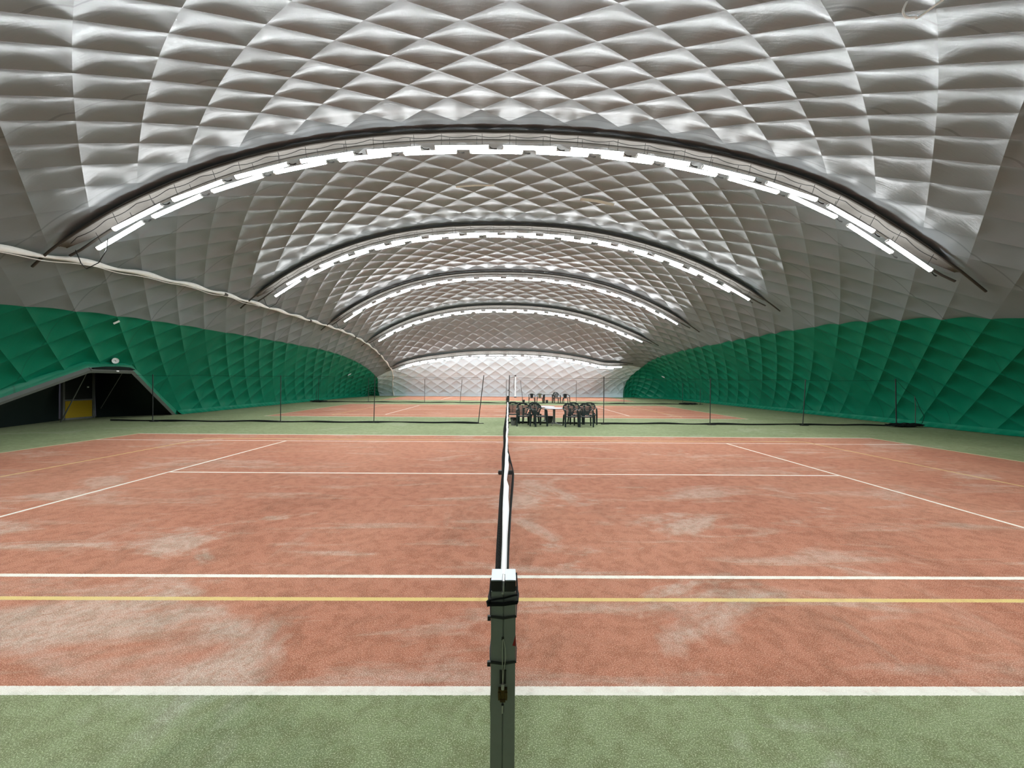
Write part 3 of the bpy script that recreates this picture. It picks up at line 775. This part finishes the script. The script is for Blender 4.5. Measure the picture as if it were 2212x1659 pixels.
# ------------------------------------------------------------------ chairs
def slat_chair(label, mat):
    c = thing('garden_chair', label, 'chair', (0, 0, 0), 0)
    # seat: dished slab, front at -y
    n = 8; vs = []
    for lay in (0, 1):
        for j in range(n+1):
            for i in range(n+1):
                u, v = i/n*2-1, j/n
                w = .235-.035*v
                z = .425-.018*(1-u*u)-.015*v-(.02*max(0, (.15-v)/.15)**2)-.022*lay
                vs.append((u*w, -.235+.43*v, z))
    N = (n+1)*(n+1); fs = []
    for lay in (0, 1):
        for j in range(n):
            for i in range(n):
                q = [lay*N+j*(n+1)+i, lay*N+j*(n+1)+i+1, lay*N+(j+1)*(n+1)+i+1, lay*N+(j+1)*(n+1)+i]
                fs.append(q if lay == 0 else q[::-1])
    bd = [j for j in range(n+1)]+[j*(n+1)+n for j in range(1, n+1)]+[n*(n+1)+i for i in range(n-1, -1, -1)]+[j*(n+1) for j in range(n-1, 0, -1)]
    for a, b in zip(bd, bd[1:]+bd[:1]): fs.append((a, b, b+N, a+N))
    MB().add(vs, fs).build('seat', mat, c, True)
    for s in (-1, 1):
        m = MB(); R = lambda x, y, z, a, b: [(x-a, y-b, z), (x+a, y-b, z), (x+a, y+b, z), (x-a, y+b, z)]
        m.prism([R(s*.262, -.255, 0, .024, .028), R(s*.258, -.225, .38, .034, .036), R(s*.256, -.195, .60, .030, .034), R(s*.250, -.17, .645, .026, .05)])
        m.box((s*.242, -.20, .405), (.05, .06, .05)); m.build('leg', mat, c, True)
        m = MB(); m.prism([R(s*.235, .275, 0, .022, .026), R(s*.215, .215, .40, .030, .032), R(s*.205, .21, .46, .022, .028)]); m.build('leg', mat, c, True)
        m = MB(); pts = [(s*.250, -.22, .640), (s*.262, -.12, .662), (s*.262, .02, .665), (s*.245, .13, .675), (s*.215, .225, .70), (s*.20, .262, .73)]
        m.tube(pts, [(.028, .012), (.034, .013), (.034, .013), (.03, .016), (.025, .02), (.018, .02)], 8); m.build('armrest', mat, c, True)
    def half(v):
        if v < .55: return .142+.10*(v/.55)**2
        return .242*math.sqrt(max(0.0, 1-((v-.55)/.45)**2.6)) if v < 1 else 0
    def bp(u, v):     # point on the backrest, u in -1..1 of local half width
        w = half(v)*u; return Vector((w, .205+.115*v+.04*(0.0)-.9*w*w+.02, .42+.47*v))
    m = MB()
    rail = [bp(-1, v) for v in np.linspace(0, .97, 22)]+[bp(1, v) for v in np.linspace(.97, 0, 22)]
    m.tube(rail, [(.034, .02)]*44, 8)
    def band(v0, v1, th=.009):
        rings = []
        for u in np.linspace(-1, 1, 11):
            a, b = bp(u*half(v0)/max(half((v0+v1)/2), 1e-3) if False else u, v0), bp(u, v1)
            rings.append([a+Vector((0, -th, 0)), b+Vector((0, -th, 0)), b+Vector((0, th, 0)), a+Vector((0, th, 0))])
        m.prism(rings)
    for k in range(6): band(.085+k*.115, .085+k*.115+.078)
    band(.0, .055); band(.775, .83); band(.90, .97)
    # solid shoulders left and right of the hand slot, and a centre rib
    for s in (-1, 1):
        rings = []
        for u in np.linspace(.42, .98, 5):
            a, b = bp(s*u, .80), bp(s*u*.93, .93)
            rings.append([a+Vector((0, -.009, 0)), b+Vector((0, -.009, 0)), b+Vector((0, .009, 0)), a+Vector((0, .009, 0))])
        m.prism(rings)
    rings = []
    for v in np.linspace(.02, .80, 8):
        a = bp(0, v); rings.append([a+Vector((-.012, -.010, 0)), a+Vector((.012, -.010, 0)), a+Vector((.012, .010, 0)), a+Vector((-.012, .010, 0))])
    m.prism(rings)
    m.build('backrest', mat, c, True)
    return c
def hoop_chair(label, mat, backmat):
    c = thing('garden_chair', label, 'chair', (0, 0, 0), 0)
    m = MB(); m.prism([[(x*(1-.06*k), y, .42-.02*k) for x, y in ((-.23, -.22), (-.20, -.25), (.20, -.25), (.23, -.22), (.21, .20), (.17, .23), (-.17, .23), (-.21, .20))] for k in (0, 1)]); m.build('seat', mat, c)
    R = lambda x, y, z, a, b: [(x-a, y-b, z), (x+a, y-b, z), (x+a, y+b, z), (x-a, y+b, z)]
    for s in (-1, 1):
        m = MB(); m.prism([R(s*.27, -.24, 0, .022, .024), R(s*.255, -.21, .40, .028, .03), R(s*.25, -.18, .62, .024, .028)]); m.box((s*.235, -.2, .40), (.05, .06, .04)); m.build('leg', mat, c)
        m = MB(); m.prism([R(s*.25, .27, 0, .022, .024), R(s*.20, .20, .42, .028, .028)]); m.build('leg', mat, c)
    pts = []
    for a in np.linspace(-PI*.5-1.0, PI*.5+1.0, 26):
        f = math.cos(a); pts.append((.262*math.sin(a) if abs(a) < PI/2 else .262*math.copysign(1, a)*(1-.02*(abs(a)-PI/2)), .02+.25*max(f, 0)-(.22*max(0, abs(a)-PI/2)), .64+.12*max(0, f)**1.2))
    m = MB(); m.tube(pts, [(.03, .022)]*26, 8); m.build('hoop_rail', mat, c, True)
    rings = []
    for u in np.linspace(-1, 1, 7):
        a, b = Vector((u*.10, .225-.03*u*u, .41)), Vector((u*.15, .27-.05*u*u, .76))
        rings.append([a-Vector((0, .01, 0)), b-Vector((0, .01, 0)), b+Vector((0, .01, 0)), a+Vector((0, .01, 0))])
    m = MB(); m.prism(rings); m.build('back_panel', backmat, c, True)
    return c
gch = 'dark plastic chairs around the near tables'
c0 = slat_chair('dark slatted plastic chair between the bin chair and the tables, front row', M_CHAIR); c0['group'] = gch
c0.location = (.62, 16.42, 0); c0.rotation_euler = (0, 0, .04)
dup(c0, label='dark slatted plastic chair directly behind the grey bin with black liner', group=gch, loc=(.215, 17.35, 0), rz=.0)
dup(c0, label='dark slatted plastic chair turned sideways at the left edge of the near table', group=gch, loc=(1.23, 16.35, 0), rz=.42)
dup(c0, label='dark plastic chair mostly hidden behind the two left front chairs', group=gch, loc=(.99, 17.25, 0), rz=-.5)
dup(c0, label='dark slatted plastic chair just right of the near table, front row', group=gch, loc=(2.50, 16.28, 0), rz=.10)
dup(c0, label='dark slatted plastic chair at the right end of the front row', group=gch, loc=(3.11, 16.25, 0), rz=-.06)
dup(c0, label='dark plastic chair peeking out behind the chair right of the table', group=gch, loc=(2.83, 17.2, 0), rz=.1)
dup(c0, label='dark plastic chair peeking out behind the rightmost front chair', group=gch, loc=(3.46, 17.2, 0), rz=-.1)
gfar = 'chairs around the far table'
h0 = hoop_chair('low dark chair with round arms, leftmost at the far table', M_CHAIRB, M_CHAIRB); h0.location = (2.0, 34.3, 0); h0['group'] = gfar
dup(h0, label='low dark chair with round arms, rightmost at the far table', group=gfar, loc=(4.87, 34.3, 0), rz=.15)
h1 = hoop_chair('low dark chair with an olive back panel left of the far table', M_CHAIRB, M_BEIGE); h1.location = (2.68, 34.3, 0); h1['group'] = gfar
dup(c0, label='tall dark slatted chair just right of the far table', group=gfar, loc=(4.08, 34.3, 0), rz=.2)

# tables
def round_table(loc, label, group):
    t_ = thing('round_table', label, 'table', loc, 0, group)
    m = MB(); m.lathe([(.001, .665), (.37, .665), (.39, .672), (.395, .685), (.385, .697), (.001, .697)], 40); m.build('tabletop', M_TABLE, t_, True)
    m = MB(); m.tube([(0, 0, .05), (0, 0, .65)], .05, 14); m.build('column', M_TLEG, t_, True)
    m = MB(); m.box((0, 0, .652), (.30, .06, .03)); m.box((0, 0, .652), (.06, .30, .03)); m.build('top_bracket', M_BLACK, t_)
    for k in range(4):
        a = PI/4+k*PI/2+.35
        m = MB(); m.tube([(.02*math.cos(a), .02*math.sin(a), .12), (.12*math.cos(a), .12*math.sin(a), .06), (.33*math.cos(a), .33*math.sin(a), .022)], [(.022, .02), (.02, .018), (.018, .014)], 8); m.build('foot', M_TLEG, t_, True)
    return t_
tb = round_table((1.90, 16.75, 0), 'round pale table on a steel pedestal, the nearer of the two among the chairs', 'round tables among the chairs')
dup(tb, label='round pale table partly hidden behind the nearer round table', group='round tables among the chairs', loc=(1.64, 17.75, 0), rz=.3)
ft = thing('square_table', 'dark thin-legged table between the far chairs', 'table', (3.38, 34.25, 0))
m = MB(); m.box((0, 0, .715), (.78, .78, .03)); m.build('tabletop', M_BIND, ft)
for sx in (-1, 1):
    for sy in (-1, 1):
        m = MB(); m.taper((sx*.35, sy*.35, 0), (sx*.35, sy*.35, .70), (.045, .045), (.06, .06)); m.build('leg', M_CHAIRB, ft)
# bins
def bin_(loc, label, h, r, mat, liner):
    o = thing('waste_bin', label, 'bin', loc, 0, 'waste bins beside the chairs')
    m = MB(); m.lathe([(.001, 0), (r*.8, 0), (r, h), (r*.95, h), (r*.76, .02), (.001, .02)], 24); m.build('bucket', mat, o, True)
    if liner:
        m = MB(); n = 24; rings = []
        for k, (rr_, z) in enumerate(((.9, h-.10), (1.05, h-.045), (1.06, h+.012), (.93, h+.012), (.88, h-.06))):
            rings.append([(r*rr_*math.cos(2*PI*i/n), r*rr_*math.sin(2*PI*i/n), z+(.03*math.sin(i*1.3)-.02*math.cos(2*PI*i/n) if k < 2 else 0)) for i in range(n)])
        m.prism(rings); m.build('liner', M_BLACK, o, True)
    return o
bin_((.235, 16.55, 0), 'grey bin with a folded black liner beside the net, before the left chair', .30, .125, M_BIN, True)
bin_((1.80, 17.35, 0), 'dark grey bin with black liner under the round tables', .30, .12, M_BIND, True)
bin_((1.30, 34.2, 0), 'small dark bin left of the far chairs', .26, .12, M_BIND, False)
bin_((3.22, 33.8, 0), 'small dark bin under the far table', .27, .11, M_BIND, False)

# volleyball post on the farthest court
vp = thing('volleyball_post', 'tall white post with black cap before the white end wall', 'post', (.80, 45.6, 0))
m = MB(); m.tube([(0, 0, .06), (0, 0, 2.36)], .065, 12); m.build('shaft', M_POLE, vp, True)
m = MB(); m.box((0, 0, 2.42), (.19, .16, .15)); m.build('cap', M_BLACK, vp, False, .01)
m = MB(); m.box((0, 0, .06), (.22, .2, .12)); m.build('base', M_BLACK, vp, False, .01)
m = MB(); m.tube([(-.06, 0, 2.4), (-.16, 0, 1.9), (-.18, 0, 1.1), (-.07, 0, .8)], .02, 6); m.build('strap', M_BLACK, vp, True)

# ------------------------------------------------------------------ camera, world, view
f_px = 883.7
cam = D.cameras.new('camera'); co = D.objects.new('camera', cam); COL.objects.link(co)
cam.sensor_fit = 'HORIZONTAL'; cam.sensor_width = 36; cam.lens = f_px/2212*36; cam.clip_start = .05; cam.clip_end = 200
yaw, pit, rol = math.atan(8/f_px), math.atan(4.7/f_px), math.radians(.43)
fw = Vector((math.sin(yaw)*math.cos(pit), math.cos(yaw)*math.cos(pit), -math.sin(pit)))
rt = fw.cross(Vector((0, 0, 1))).normalized(); up = rt.cross(fw)
r2 = rt*math.cos(rol)+up*math.sin(rol); u2 = up*math.cos(rol)-rt*math.sin(rol)
co.matrix_world = Matrix(((r2.x, u2.x, -fw.x, .014), (r2.y, u2.y, -fw.y, 0), (r2.z, u2.z, -fw.z, 1.755), (0, 0, 0, 1)))
SC.camera = co
w = D.worlds.new('world'); SC.world = w; w.use_nodes = True
w.node_tree.nodes['Background'].inputs[0].default_value = (.02, .02, .025, 1)
vs_ = SC.view_settings
SC.display_settings.display_device = 'sRGB'
vs_.view_transform = 'Standard'; vs_.look = 'None'; vs_.exposure = 0.2; vs_.gamma = 1.0; vs_.use_curve_mapping = False
